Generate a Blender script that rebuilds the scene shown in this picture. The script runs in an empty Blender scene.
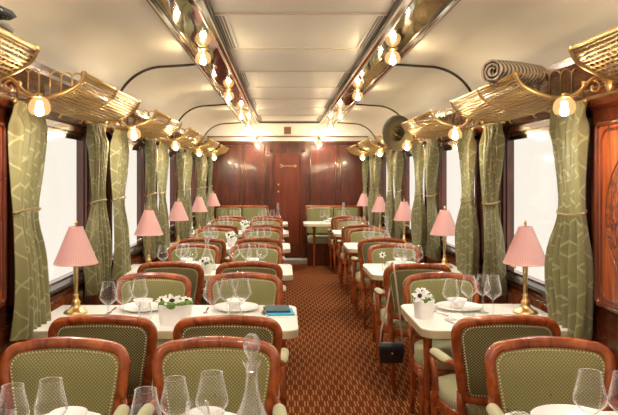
import bpy, math, random
from mathutils import Vector, Matrix
random.seed(7)
PI = math.pi
sc = bpy.context.scene
col = sc.collection
sin, cos = math.sin, math.cos

# ------------------------------------------------------------------ mesh builder
class MB:
    def __init__(s): s.v = []; s.f = []; s.sm = []; s.mi = []; s.cur = 0
    def add(s, vs, fs, smooth=False):
        o = len(s.v); s.v += [tuple(p) for p in vs]
        for f in fs:
            s.f.append([i + o for i in f]); s.sm.append(smooth); s.mi.append(s.cur)
    def box(s, x0, x1, y0, y1, z0, z1):
        s.add([(x0,y0,z0),(x1,y0,z0),(x1,y1,z0),(x0,y1,z0),(x0,y0,z1),(x1,y0,z1),(x1,y1,z1),(x0,y1,z1)],
              [(0,3,2,1),(4,5,6,7),(0,1,5,4),(1,2,6,5),(2,3,7,6),(3,0,4,7)])
    def grid(s, rows, closed_u=False, closed_v=False, smooth=True, caps=False):
        n = len(rows); m = len(rows[0]); vs = [p for r in rows for p in r]; fs = []
        for i in range(n if closed_v else n - 1):
            for j in range(m if closed_u else m - 1):
                a = i*m + j; b = i*m + (j+1) % m; c = ((i+1) % n)*m + (j+1) % m; d = ((i+1) % n)*m + j
                fs.append((a, b, c, d))
        if caps:
            fs.append(tuple(range(m))[::-1]); fs.append(tuple((n-1)*m + j for j in range(m)))
        s.add(vs, fs, smooth)
    def lathe(s, prof, c=(0,0,0), n=24, ax='z', smooth=True, ripple=None):
        rows = []
        for (r, h) in prof:
            row = []
            for k in range(n):
                a = 2*PI*k/n; rr = r*(1 + (ripple[1]*cos(ripple[0]*a) if ripple else 0))
                p = (rr*cos(a), rr*sin(a), h)
                if ax == 'y': p = (rr*cos(a), h, rr*sin(a))
                if ax == 'x': p = (h, rr*cos(a), rr*sin(a))
                row.append((p[0]+c[0], p[1]+c[1], p[2]+c[2]))
            rows.append(row)
        s.grid(rows, closed_u=True, smooth=smooth)
    def ball(s, c, r, n=12, m=8, sc3=(1,1,1)):
        rows = []
        for i in range(m+1):
            t = PI*i/m
            rows.append([(c[0]+sc3[0]*r*max(sin(t),1e-4)*cos(2*PI*k/n), c[1]+sc3[1]*r*max(sin(t),1e-4)*sin(2*PI*k/n), c[2]-sc3[2]*r*cos(t)) for k in range(n)])
        s.grid(rows, closed_u=True)
    def tube(s, pts, r, n=8, closed=False, flat=None, smooth=True):
        # r: number or list; flat=(w,h,up) gives rounded rectangular section
        pts = [Vector(p) for p in pts]; N = len(pts); rows = []
        up = Vector(flat[2]) if flat else None; prev = None
        for i, p in enumerate(pts):
            a = pts[(i-1) % N] if (closed or i > 0) else p
            b = pts[(i+1) % N] if (closed or i < N-1) else p
            t = (b - a); t = t.normalized() if t.length > 1e-9 else Vector((0,0,1))
            if up is not None: u = up
            else:
                u = prev if prev is not None else (Vector((0,0,1)) if abs(t.z) < .9 else Vector((1,0,0)))
            sd = t.cross(u)
            if sd.length < 1e-6: sd = t.cross(Vector((1,0,0)))
            sd.normalize(); u2 = sd.cross(t).normalized(); prev = u2
            row = []
            rr = r[i] if isinstance(r, (list, tuple)) else r
            for k in range(n):
                ang = 2*PI*(k+.5)/n
                if flat:
                    ca, sa = cos(ang), sin(ang)
                    q = abs(ca)**4 + abs(sa)**4; q = q**-.25
                    row.append(p + sd*(ca*q*flat[0]/2*rr) + u2*(sa*q*flat[1]/2*rr))
                else: row.append(p + sd*(cos(ang)*rr) + u2*(sin(ang)*rr))
            rows.append(row)
        s.grid(rows, closed_u=True, closed_v=closed, smooth=smooth, caps=not closed)
    def prism(s, poly, z0, z1, smooth=False):
        n = len(poly)
        vs = [(x,y,z0) for x,y in poly] + [(x,y,z1) for x,y in poly]
        s.add(vs, [tuple(range(n))[::-1], tuple(range(n, 2*n))] + [(i,(i+1)%n,(i+1)%n+n,i+n) for i in range(n)], smooth)
    def profile(s, prof, y0, y1, smooth=False):      # closed (x,z) polygon extruded along y
        n = len(prof)
        vs = [(x,y0,z) for x,z in prof] + [(x,y1,z) for x,z in prof]
        s.add(vs, [tuple(range(n)), tuple(range(n, 2*n))[::-1]] + [(i,i+n,(i+1)%n+n,(i+1)%n) for i in range(n)], smooth)
    def build(s, name, mats, parent=None, loc=None, smooth_angle=None):
        me = bpy.data.meshes.new(name); me.from_pydata(s.v, [], s.f)
        for p, sm, mi in zip(me.polygons, s.sm, s.mi): p.use_smooth = sm; p.material_index = mi
        for m in (mats if isinstance(mats, (list, tuple)) else [mats]): me.materials.append(m)
        import bmesh
        b = bmesh.new(); b.from_mesh(me); bmesh.ops.recalc_face_normals(b, faces=b.faces); b.to_mesh(me); b.free()
        o = bpy.data.objects.new(name, me); col.objects.link(o)
        if parent is not None: o.parent = parent
        if loc: o.location = loc
        return o

def tag(o, label=None, cat=None, group=None, kind=None):
    if label: o['label'] = label
    if cat: o['category'] = cat
    if group: o['group'] = group
    if kind: o['kind'] = kind
    return o
def empty(name, loc=(0,0,0), rz=0):
    o = bpy.data.objects.new(name, None); col.objects.link(o); o.location = loc; o.rotation_euler = (0,0,rz)
    o.empty_display_size = .05
    return o
def copy_tree(o, parent=None):
    c = o.copy(); col.objects.link(c); c.parent = parent
    for ch in [x for x in list(o.children)]: copy_tree(ch, c)
    return c
class Kind:                                   # first use takes the prototype, later uses copy it
    def __init__(s, proto): s.p = proto; s.used = False
    def put(s, loc, rz=0, label=None, cat=None, group=None, sc_=None):
        o = s.p if not s.used else copy_tree(s.p)
        s.used = True; o.location = loc; o.rotation_euler = (0,0,rz)
        o.scale = (sc_ if isinstance(sc_, tuple) else (sc_,)*3) if sc_ else (1,1,1)
        return tag(o, label, cat, group)

# ------------------------------------------------------------------ materials
def newmat(name):
    m = bpy.data.materials.new(name); m.use_nodes = True; nt = m.node_tree
    for n in list(nt.nodes): nt.nodes.remove(n)
    out = nt.nodes.new('ShaderNodeOutputMaterial'); return m, nt, out
def pri(nt, base=(.5,.5,.5), rough=.5, metal=0, coat=0, spec=.5, sheen=0):
    p = nt.nodes.new('ShaderNodeBsdfPrincipled')
    p.inputs['Base Color'].default_value = (*base, 1); p.inputs['Roughness'].default_value = rough
    p.inputs['Metallic'].default_value = metal; p.inputs['Coat Weight'].default_value = coat
    p.inputs['Coat Roughness'].default_value = .06; p.inputs['Specular IOR Level'].default_value = spec
    p.inputs['Sheen Weight'].default_value = sheen
    return p
def simple(name, base, rough=.5, metal=0, coat=0, spec=.5, sheen=0):
    m, nt, out = newmat(name); p = pri(nt, base, rough, metal, coat, spec, sheen)
    nt.links.new(p.outputs[0], out.inputs[0]); return m
def N(nt, t, **kw):
    n = nt.nodes.new(t)
    for k, v in kw.items(): setattr(n, k, v)
    return n
def math_(nt, op, a, b=None):
    n = N(nt, 'ShaderNodeMath', operation=op)
    for i, x in enumerate((a, b)):
        if x is None: continue
        if isinstance(x, (int, float)): n.inputs[i].default_value = x
        else: nt.links.new(x, n.inputs[i])
    return n.outputs[0]
def ramp(nt, fac, stops):
    r = N(nt, 'ShaderNodeValToRGB'); e = r.color_ramp.elements
    while len(e) < len(stops): e.new(.5)
    for el, (p, c) in zip(e, stops): el.position = p; el.color = (*c, 1)
    nt.links.new(fac, r.inputs[0]); return r.outputs[0]
def mapped(nt, scale, coord='Object', rot=(0,0,0)):
    t = N(nt, 'ShaderNodeTexCoord'); m = N(nt, 'ShaderNodeMapping')
    m.inputs['Scale'].default_value = scale; m.inputs['Rotation'].default_value = rot
    nt.links.new(t.outputs[coord], m.inputs[0]); return m.outputs[0]
def wood(name, dark, mid, light, scale=(14,14,1.6), rough=.28, coat=.6, burr=False):
    m, nt, out = newmat(name); vec = mapped(nt, scale)
    n1 = N(nt, 'ShaderNodeTexNoise'); n1.inputs['Scale'].default_value = 2.2 if not burr else 3.2
    n1.inputs['Detail'].default_value = 5; n1.inputs['Distortion'].default_value = .8 if not burr else 3.5
    nt.links.new(vec, n1.inputs['Vector'])
    c = ramp(nt, n1.outputs['Fac'], [(.3, dark), (.5, mid), (.72, light)])
    p = pri(nt, mid, rough, 0, coat); nt.links.new(c, p.inputs['Base Color'])
    nt.links.new(p.outputs[0], out.inputs[0]); return m
M = {}
M['wood'] = wood('chair_mahogany', (.18,.032,.009), (.34,.075,.019), (.50,.135,.038), (10,10,5), .25, .7)
M['wallwood'] = wood('wall_mahogany', (.055,.011,.005), (.10,.021,.009), (.17,.038,.014), (9,9,1.2), .24, .7)
M['endwood'] = wood('end_wall_mahogany', (.05,.009,.004), (.085,.014,.006), (.13,.024,.009), (7,7,1.0), .22, .35)
M['doorwood'] = wood('door_mahogany', (.11,.019,.008), (.155,.027,.010), (.20,.038,.014), (9,9,.8), .22, .6)
M['panelwood'] = wood('panel_mahogany', (.17,.032,.009), (.29,.058,.014), (.40,.09,.024), (10,10,1.2), .22, .7)
M['burr'] = wood('burr_veneer', (.06,.011,.004), (.20,.04,.012), (.36,.085,.025), (5,5,3), .2, .8, True)
M['brass'] = simple('brass', (.76,.53,.22), .28, 1)
M['oldbrass'] = simple('aged_brass', (.52,.37,.17), .33, 1)
M['palebrass'] = simple('pale_brass', (.54,.38,.17), .3, 1)
M['nail'] = simple('nail_brass', (.80,.68,.42), .35, .8)
M['edge'] = simple('table_edge_brass', (.78,.66,.44), .38, .6)
M['chrome'] = simple('polished_steel', (.80,.78,.74), .08, 1)
M['steel'] = simple('cutlery_steel', (.75,.74,.72), .18, 1)
M['dark'] = simple('dark_paint', (.03,.022,.018), .35, 0, .3)
M['darkmetal'] = simple('dark_metal', (.09,.075,.065), .22, 1)
M['white'] = simple('ceiling_white', (.90,.90,.87), .38)
M['vault'] = simple('vault_cream', (.86,.84,.785), .50, 0, 0, .35)
M['slot'] = simple('slot_grey', (.20,.18,.16), .5)
M['seam'] = simple('seam_grey', (.60,.56,.49), .4)
M['cloth'] = simple('table_white', (.80,.765,.70), .45)
M['china'] = simple('white_china', (.90,.88,.85), .22, 0, .4)
M['pot'] = simple('pot_white', (.88,.86,.82), .5)
M['petal'] = simple('white_petal', (.92,.89,.84), .7)
M['black'] = simple('flower_black', (.01,.01,.02), .6)
M['leaf'] = simple('leaf_green', (.10,.22,.03), .6)
M['moss'] = simple('moss_green', (.13,.26,.04), .9)
M['leather'] = simple('black_leather', (.012,.012,.014), .32, 0, .2)
M['strap'] = simple('beige_strap', (.55,.40,.26), .5)
M['pinkplain'] = simple('pink_trim', (.86,.48,.44), .7)
M['teal'] = simple('teal_cover', (.012,.07,.085), .5)
M['blue'] = simple('blue_cover', (.02,.34,.55), .5)
M['paper'] = simple('cream_paper', (.85,.80,.70), .6)
M['hat'] = simple('olive_felt', (.095,.075,.04), .85, 0, 0, .3, .3)
M['hatband'] = simple('hat_lining', (.16,.10,.05), .8)
M['greyfelt'] = simple('grey_felt', (.20,.18,.14), .9)
M['vent'] = simple('vent_brown', (.22,.10,.05), .5)
M['armfab'] = simple('arm_fabric', (.46,.43,.25), .85, 0, 0, .3, .2)
M['beam'] = simple('beam_silver', (.72,.68,.60), .25, .5)

# pleated pink shade (light passes a little)
m, nt, out = newmat('pink_pleated'); p = pri(nt, (.80,.36,.37), .75)
vec = mapped(nt, (1,1,1)); sx = N(nt, 'ShaderNodeSeparateXYZ'); nt.links.new(vec, sx.inputs[0])
an = math_(nt, 'ARCTAN2', sx.outputs[1], sx.outputs[0]); w = math_(nt, 'SINE', math_(nt, 'MULTIPLY', an, 56)); 
c = ramp(nt, math_(nt, 'ADD', math_(nt, 'MULTIPLY', w, .5), .5), [(0, (.80,.42,.39)), (1, (.93,.62,.57))])
nt.links.new(c, p.inputs['Base Color'])
tr = N(nt, 'ShaderNodeBsdfTranslucent'); tr.inputs[0].default_value = (.92,.58,.52,1)
mx = N(nt, 'ShaderNodeMixShader'); mx.inputs[0].default_value = .35
nt.links.new(p.outputs[0], mx.inputs[1]); nt.links.new(tr.outputs[0], mx.inputs[2]); nt.links.new(mx.outputs[0], out.inputs[0])
M['pink'] = m

# thin glass: clear; grazing edges part mirror, part painted white standing in for highlights
def thin_glass(name, tint, f0, f1, rough=.02):
    m, nt, out = newmat(name)
    t = N(nt, 'ShaderNodeBsdfTransparent'); t.inputs[0].default_value = (*tint, 1)
    g = N(nt, 'ShaderNodeBsdfGlossy'); g.inputs['Roughness'].default_value = rough; g.inputs[0].default_value = (1,1,1,1)
    lw = N(nt, 'ShaderNodeLayerWeight'); lw.inputs[0].default_value = .5
    fc = math_(nt, 'ADD', math_(nt, 'MULTIPLY', math_(nt, 'POWER', lw.outputs['Facing'], 2.3), f1), f0)
    d = N(nt, 'ShaderNodeBsdfDiffuse'); d.inputs[0].default_value = (.95,.95,.95,1)
    gd = N(nt, 'ShaderNodeMixShader'); gd.inputs[0].default_value = .45
    nt.links.new(g.outputs[0], gd.inputs[1]); nt.links.new(d.outputs[0], gd.inputs[2])
    mx = N(nt, 'ShaderNodeMixShader'); nt.links.new(fc, mx.inputs[0])
    nt.links.new(t.outputs[0], mx.inputs[1]); nt.links.new(gd.outputs[0], mx.inputs[2]); nt.links.new(mx.outputs[0], out.inputs[0])
    return m
M['glass'] = thin_glass('clear_glass', (.985,.985,.985), .045, 1.1, .03)
M['crystal'] = thin_glass('cut_crystal', (.9,.9,.9), .18, .8, .08)
# window: pale sheer glass that spreads the daylight
m, nt, out = newmat('window_glass')
t = N(nt, 'ShaderNodeBsdfTransparent'); t.inputs[0].default_value = (.97,.96,.94,1)
g = N(nt, 'ShaderNodeBsdfGlossy'); g.inputs['Roughness'].default_value = .05
mx = N(nt, 'ShaderNodeMixShader'); mx.inputs[0].default_value = .05
nt.links.new(t.outputs[0], mx.inputs[1]); nt.links.new(g.outputs[0], mx.inputs[2]); nt.links.new(mx.outputs[0], out.inputs[0])
M['pane'] = m
# amber lamp shade: glowing tinted glass
m, nt, out = newmat('amber_glass')
t = N(nt, 'ShaderNodeBsdfTransparent'); t.inputs[0].default_value = (1.0,.80,.50,1)
e = N(nt, 'ShaderNodeEmission'); e.inputs[0].default_value = (1.0,.60,.25,1); e.inputs[1].default_value = .74
g = N(nt, 'ShaderNodeBsdfGlossy'); g.inputs['Roughness'].default_value = .02
mx = N(nt, 'ShaderNodeMixShader'); mx.inputs[0].default_value = .78
nt.links.new(t.outputs[0], mx.inputs[1]); nt.links.new(e.outputs[0], mx.inputs[2])
mx2 = N(nt, 'ShaderNodeMixShader'); mx2.inputs[0].default_value = .03
nt.links.new(mx.outputs[0], mx2.inputs[1]); nt.links.new(g.outputs[0], mx2.inputs[2]); nt.links.new(mx2.outputs[0], out.inputs[0])
M['amber'] = m
m, nt, out = newmat('lit_bulb'); e = N(nt, 'ShaderNodeEmission'); e.inputs[0].default_value = (1,.93,.81,1); e.inputs[1].default_value = 1150
nt.links.new(e.outputs[0], out.inputs[0]); M['bulb'] = m

# chair fabrics: small woven dots on a diamond lattice
def fabric(name, base, dot, per, thr, coord_axes=(0,2)):
    m, nt, out = newmat(name); tc = N(nt, 'ShaderNodeTexCoord'); s = N(nt, 'ShaderNodeSeparateXYZ'); nt.links.new(tc.outputs['Object'], s.inputs[0])
    k = 2*PI/per
    a = math_(nt, 'SINE', math_(nt, 'MULTIPLY', s.outputs[coord_axes[0]], k)); b = math_(nt, 'SINE', math_(nt, 'MULTIPLY', s.outputs[coord_axes[1]], k))
    v = math_(nt, 'ADD', math_(nt, 'MULTIPLY', math_(nt, 'MULTIPLY', a, b), .5), .5)
    c = ramp(nt, v, [(thr-.12, base), (thr+.12, dot)])
    p = pri(nt, base, .85, 0, 0, .3, .15); nt.links.new(c, p.inputs['Base Color'])
    bm = N(nt, 'ShaderNodeBump'); bm.inputs['Strength'].default_value = .35; bm.inputs['Distance'].default_value = .003
    nt.links.new(v, bm.inputs['Height']); nt.links.new(bm.outputs[0], p.inputs['Normal'])
    nt.links.new(p.outputs[0], out.inputs[0]); return m
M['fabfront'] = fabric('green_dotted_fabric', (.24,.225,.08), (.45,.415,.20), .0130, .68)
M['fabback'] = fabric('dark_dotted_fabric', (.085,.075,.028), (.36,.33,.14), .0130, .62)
M['fabseat'] = fabric('seat_fabric', (.30,.28,.13), (.46,.43,.24), .0130, .55, (0,1))

# curtain damask
m, nt, out = newmat('curtain_damask'); vec = mapped(nt, (1,1,1))
s = N(nt, 'ShaderNodeSeparateXYZ'); nt.links.new(vec, s.inputs[0])
y, z = s.outputs[1], s.outputs[2]
def tri(x, per):
    f = math_(nt, 'FRACT', math_(nt, 'MULTIPLY', x, 1/per)); return math_(nt, 'MULTIPLY', math_(nt, 'ABSOLUTE', math_(nt, 'SUBTRACT', f, .5)), 2)
d1 = tri(math_(nt, 'ADD', y, math_(nt, 'MULTIPLY', z, .62)), .085); d2 = tri(math_(nt, 'SUBTRACT', y, math_(nt, 'MULTIPLY', z, .45)), .10)
l1 = math_(nt, 'GREATER_THAN', d1, .92); l2 = math_(nt, 'GREATER_THAN', d2, .93)
vo = N(nt, 'ShaderNodeTexVoronoi'); vo.inputs['Scale'].default_value = 9; nt.links.new(vec, vo.inputs['Vector'])
mk = math_(nt, 'GREATER_THAN', vo.outputs['Distance'], .34)
pt = math_(nt, 'MAXIMUM', math_(nt, 'MULTIPLY', math_(nt, 'MAXIMUM', l1, l2), .9), math_(nt, 'MULTIPLY', mk, .12))
c = ramp(nt, pt, [(0, (.195,.17,.062)), (1, (.36,.33,.15))])
p = pri(nt, (.3,.3,.15), .48, 0, 0, .5, .3); nt.links.new(c, p.inputs['Base Color'])
tr = N(nt, 'ShaderNodeBsdfTranslucent'); nt.links.new(c, tr.inputs[0])
mx = N(nt, 'ShaderNodeMixShader'); mx.inputs[0].default_value = .16
nt.links.new(p.outputs[0], mx.inputs[1]); nt.links.new(tr.outputs[0], mx.inputs[2]); nt.links.new(mx.outputs[0], out.inputs[0])
M['curtain'] = m

# carpet: staggered pairs of tan dashes on rust
m, nt, out = newmat('carpet_weave'); vec = mapped(nt, (1,1,1)); s = N(nt, 'ShaderNodeSeparateXYZ'); nt.links.new(vec, s.inputs[0])
ry = math_(nt, 'MULTIPLY', s.outputs[1], 1/.108); row = math_(nt, 'FLOOR', ry); fy = math_(nt, 'FRACT', ry)
xx = math_(nt, 'FRACT', math_(nt, 'ADD', math_(nt, 'MULTIPLY', s.outputs[0], 1/.064), math_(nt, 'MULTIPLY', row, .5)))
def band(v, a, b): return math_(nt, 'MULTIPLY', math_(nt, 'GREATER_THAN', v, a), math_(nt, 'LESS_THAN', v, b))
ln = math_(nt, 'MULTIPLY', math_(nt, 'MAXIMUM', band(xx, .12, .25), band(xx, .42, .55)), band(fy, .04, .96))
hb = math_(nt, 'MULTIPLY', band(fy, .42, .58), band(xx, .66, 1.02))
no = N(nt, 'ShaderNodeTexNoise'); no.inputs['Scale'].default_value = 1.6; nt.links.new(vec, no.inputs['Vector'])
n2 = N(nt, 'ShaderNodeTexNoise'); n2.inputs['Scale'].default_value = 160; nt.links.new(vec, n2.inputs['Vector'])
c1 = ramp(nt, no.outputs['Fac'], [(.3, (.125,.023,.004)), (.7, (.17,.033,.006))])
mixc = N(nt, 'ShaderNodeMix', data_type='RGBA'); nt.links.new(ln, mixc.inputs[0]); nt.links.new(c1, mixc.inputs[6]); mixc.inputs[7].default_value = (.38,.175,.055,1)
mixd = N(nt, 'ShaderNodeMix', data_type='RGBA'); nt.links.new(math_(nt, 'MULTIPLY', hb, .7), mixd.inputs[0]); nt.links.new(mixc.outputs[2], mixd.inputs[6]); mixd.inputs[7].default_value = (.09,.018,.008,1)
p = pri(nt, (.2,.06,.02), .95, 0, 0, .1, 0); nt.links.new(mixd.outputs[2], p.inputs['Base Color'])
bm = N(nt, 'ShaderNodeBump'); bm.inputs['Strength'].default_value = .3; bm.inputs['Distance'].default_value = .004
nt.links.new(n2.outputs['Fac'], bm.inputs['Height']); nt.links.new(bm.outputs[0], p.inputs['Normal'])
nt.links.new(p.outputs[0], out.inputs[0]); M['carpet'] = m

# wavy mirror of the ceiling bands
m, nt, out = newmat('wavy_mirror'); vec = mapped(nt, (3,.7,3)); no = N(nt, 'ShaderNodeTexNoise'); no.inputs['Scale'].default_value = 1.6
nt.links.new(vec, no.inputs['Vector']); p = pri(nt, (.60,.565,.51), .05, 1)
bm = N(nt, 'ShaderNodeBump'); bm.inputs['Strength'].default_value = .22; bm.inputs['Distance'].default_value = .03
nt.links.new(no.outputs['Fac'], bm.inputs['Height']); nt.links.new(bm.outputs[0], p.inputs['Normal']); nt.links.new(p.outputs[0], out.inputs[0]); M['mirror'] = m

# knitted blanket zigzag, dotted hat
m, nt, out = newmat('zigzag_knit'); vec = mapped(nt, (1,1,1)); s = N(nt, 'ShaderNodeSeparateXYZ'); nt.links.new(vec, s.inputs[0])
zz = math_(nt, 'ABSOLUTE', math_(nt, 'SUBTRACT', math_(nt, 'FRACT', math_(nt, 'MULTIPLY', s.outputs[0], 22)), .5))
st = math_(nt, 'FRACT', math_(nt, 'ADD', math_(nt, 'MULTIPLY', s.outputs[1], 38), zz))
c = ramp(nt, st, [(.45, (.16,.12,.09)), (.55, (.58,.50,.41))]); p = pri(nt, (.4,.3,.2), .95); nt.links.new(c, p.inputs[0]); nt.links.new(p.outputs[0], out.inputs[0]); M['knit'] = m
m, nt, out = newmat('dotted_cloth'); vec = mapped(nt, (1,1,1)); vo = N(nt, 'ShaderNodeTexVoronoi'); vo.inputs['Scale'].default_value = 34; vo.inputs['Randomness'].default_value = .25
nt.links.new(vec, vo.inputs['Vector']); c = ramp(nt, vo.outputs['Distance'], [(.20, (.75,.72,.62)), (.25, (.012,.012,.014))]); p = pri(nt, (0,0,0), .8); nt.links.new(c, p.inputs[0]); nt.links.new(p.outputs[0], out.inputs[0]); M['dots'] = m

# ------------------------------------------------------------------ dimensions
XL, XR = -1.30, 1.46            # inner faces of the side walls
XC = .106
YB, YE = -2.9, 11.15
S = 1.745
rows = [1.70 + S*k for k in range(6)]
PIER = 4.445
ZC = 2.40
def struct(mb, name, mats, parent=None):
    o = mb.build(name, mats, parent)
    if parent is None: o['kind'] = 'structure'
    return o
b = MB(); b.box(XL-.15, XR+.15, YB-.1, YE+.1, -.06, 0); struct(b, 'floor', M['carpet'])

# side walls with openings
wins = []
for j in range(5):
    c = 3.57 + S*j
    y0, y1 = c-.60, min(c+.60, 10.98)
    wins.append((y0+.17, min(y1+.08, 10.98)))
back_wins = [(-.45, .72), (-2.2, -1.03)]
def wall(side):
    X0 = XL if side < 0 else XR
    a, bb = (X0-.045, X0) if side < 0 else (X0, X0+.045)
    m = MB(); ws = sorted(back_wins + wins)
    m.box(a, bb, YB-.1, YE, 0, .83); m.box(a, bb, YB-.1, YE, 1.73, 2.06)
    y = YB-.1
    for (p, q) in ws:
        m.box(a, bb, y, p, .83, 1.73); y = q
    m.box(a, bb, y, YE, .83, 1.73)
    w = struct(m, 'wall_left' if side < 0 else 'wall_right', M['wallwood'])
    # mouldings (parts)
    s = -side; f = lambda u: X0 + s*u
    m = MB()
    m.profile([(f(0),1.76),(f(.035),1.775),(f(.05),1.80),(f(.05),1.825),(f(.028),1.835),(f(.028),1.875),(f(.04),1.89),(f(.075),1.93),(f(.09),1.965),(f(.09),1.985),(f(0),1.985)], YB, YE-.02)
    m.build('cornice', M['wallwood'], w)
    m = MB()
    m.profile([(f(.05),1.806),(f(.055),1.808),(f(.055),1.818),(f(.05),1.820)], YB, YE-.02)
    m.profile([(f(.029),1.850),(f(.036),1.853),(f(.036),1.860),(f(.029),1.863)], YB, YE-.02)
    m.build('brass_line', M['oldbrass'], w)
    # dado: recessed panels framed by moulding under each window, and skirting
    m = MB()
    for (p, q) in wins + back_wins:
        m.tube([(f(.004),p+.03,.44),(f(.004),q-.03,.44),(f(.004),q-.03,.775),(f(.004),p+.03,.775)], .011, 6, closed=True)
    m.build('panel_moulding', M['panelwood'], w)
    m = MB()
    for (p, q) in wins + back_wins:
        m.box(min(f(.001),f(.010)), max(f(.001),f(.010)), p+.06, q-.06, .47, .745)
    m.build('dado_panel', M['panelwood'], w)
    m = MB()
    m.box(min(f(0),f(.025)), max(f(0),f(.025)), YB, YE-.02, .0, .14); m.build('skirting', M['wallwood'], w)
    return w
WL, WR = wall(-1), wall(1)

# large inlaid panels near the camera, both sides
def big_panel(side):
    X0 = XL if side < 0 else XR; s = -side; f = lambda u: X0 + s*u
    W = WL if side < 0 else WR
    for (y0, y1) in ((.88, 1.90), (1.97, 2.99)):
        z0, z1 = .86, 1.70; yc = (y0+y1)/2; zc = (z0+z1)/2
        m = MB(); m.box(min(f(0),f(.018)), max(f(0),f(.018)), y0, y1, z0, z1); o = m.build('inlaid_panel', M['panelwood'], W)
        m = MB()
        pts = []
        def rr(y0,y1,z0,z1,r,n=6):
            P = []
            for (cy, cz, a0) in ((y1-r,z1-r,0),(y0+r,z1-r,PI/2),(y0+r,z0+r,PI),(y1-r,z0+r,1.5*PI)):
                for i in range(n+1): a = a0 + PI/2*i/n; P.append((f(.02), cy+r*cos(a), cz+r*sin(a)))
            return P
        m.tube(rr(y0+.01,y1-.01,z0+.01,z1-.01,.03), .014, 6, closed=True)
        m.tube(rr(y0+.05,y1-.05,z0+.04,z1-.04,.06), .006, 6, closed=True)
        m.build('panel_moulding', M['wallwood'], o)
        m = MB(); n = 48
        ring = [(f(.018), yc+.41*cos(2*PI*i/n), zc+.35*sin(2*PI*i/n)) for i in range(n)]
        ring2 = [(f(.023), yc+.41*cos(2*PI*i/n), zc+.35*sin(2*PI*i/n)) for i in range(n)]
        m.grid([ring, ring2], closed_u=True, smooth=False); m.add(ring2, [tuple(range(n))])
        m.build('oval_veneer', M['burr'], o)
        m = MB(); m.tube([(f(.022), yc+.415*cos(2*PI*i/n), zc+.355*sin(2*PI*i/n)) for i in range(n)], .004, 6, closed=True)
        m.build('oval_inlay', M['wallwood'], o)
big_panel(-1); big_panel(1)

# windows
wn = 0
for side in (-1, 1):
    X0 = XL if side < 0 else XR; s = side
    g = lambda u: X0 + s*u      # outward
    for (p, q) in back_wins[::-1] + wins:
        wn += 1
        m = MB()
        for (a0, a1, z0, z1) in ((p,p+.018,.83,1.73),(q-.018,q,.83,1.73),(p,q,.83,.85),(p,q,1.71,1.73)):
            m.box(min(g(.0),g(.045)), max(g(.0),g(.045)), a0, a1, z0, z1)
        # raised casing round the opening
        for (a0, a1, z0, z1) in ((p-.05,p,.80,1.76),(q,q+.05,.80,1.76),(p-.05,q+.05,1.73,1.765)):
            a1 = min(a1, YE-.02)
            m.box(min(g(-.018),g(0)), max(g(-.018),g(0)), a0, a1, z0, z1)
        o = m.build('window_%d' % wn, M['wallwood']); o['kind'] = 'structure'
        m = MB(); m.box(min(g(.02),g(.024)), max(g(.02),g(.024)), p+.014, q-.014, .845, 1.715); m.build('pane', M['pane'], o)
        m = MB(); m.profile([(g(-.045),.80),(g(-.05),.815),(g(-.045),.83),(g(.015),.845),(g(.015),.80)], p-.05, min(q+.05, YE-.02)); m.build('window_sill', M['darkmetal'], o)
        m = MB(); m.box(min(g(.005),g(.015)), max(g(.005),g(.015)), p+.018, q-.018, 1.685, 1.71); m.build('blind_rail', M['darkmetal'], o)
        if q < 10.9:
            m = MB(); m.tube([(g(.018), q-.12, .875),(g(-.012), q-.12, .885)], .008, 8); m.ball((g(-.014), q-.12, .886), .012, 8, 6); m.build('window_knob', M['brass'], o)

# end wall and back wall
b = MB(); b.box(XL-.15, XR+.15, YE, YE+.1, 0, 2.06); EW = struct(b, 'wall_end', M['endwood'])
b = MB(); b.box(XL-.25, XR+.25, YE, YE+.1, 2.06, 2.55); struct(b, 'wall_end_upper', M['white'])
b = MB(); b.box(XL-.25, XR+.25, YB-.1, YB, 0, 2.55); struct(b, 'wall_back', M['endwood'])
b = MB(); b.box(XL, XR, YE-.03, YE, 2.065, 2.13); b.build('trim_1', M['beam'])['kind'] = 'structure'
b = MB(); b.box(XL, XR, YE-.045, YE, 2.03, 2.065); b.box(XL, XR, YE-.04, YE, 2.13, 2.15); b.build('trim_2', M['wallwood'])['kind'] = 'structure'
# end wall panels framed with thin beads
for (x0, x1) in ((-1.24,-.72),(-.66,-.30),(.46,.92),(.97,1.40)):
    m = MB(); m.box(x0, x1, YE-.012, YE, .95, 2.01); o = m.build('lacquer_panel', M['endwood'], EW)
    m = MB(); m.tube([(x0+.015,YE-.014,.97),(x1-.015,YE-.014,.97),(x1-.015,YE-.014,1.99),(x0+.015,YE-.014,1.99)], .004, 6, closed=True); m.build('panel_bead', M['oldbrass'], o)
# door to the vestibule
DX0, DX1 = -.225, .375
m = MB(); m.box(DX0+.05, DX1-.05, YE-.025, YE, .10, 1.87); D = m.build('door_1', M['doorwood']); D['kind'] = 'structure'
m = MB()
m.tube([(DX0+.09,YE-.026,.16),(DX1-.09,YE-.026,.16),(DX1-.09,YE-.026,1.83),(DX0+.09,YE-.026,1.83)], .006, 6, closed=True); m.build('door_moulding', M['endwood'], D)
m = MB()
for (a, c_, z0, z1) in ((DX0,DX0+.05,0,1.92),(DX1-.05,DX1,0,1.92),(DX0,DX1,1.87,1.92)): m.box(a, c_, YE-.05, YE, z0, z1)
m.build('door_frame', M['wallwood'], D)
m = MB(); m.box(DX0-.02, DX1+.02, YE-.28, YE, 0, .06); m.build('door_sill', simple('sill_grey', (.45,.41,.36), .4), D)
m = MB()
m.box(-.02+.0, .235, YE-.034, YE-.025, 1.632, 1.645)
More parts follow.
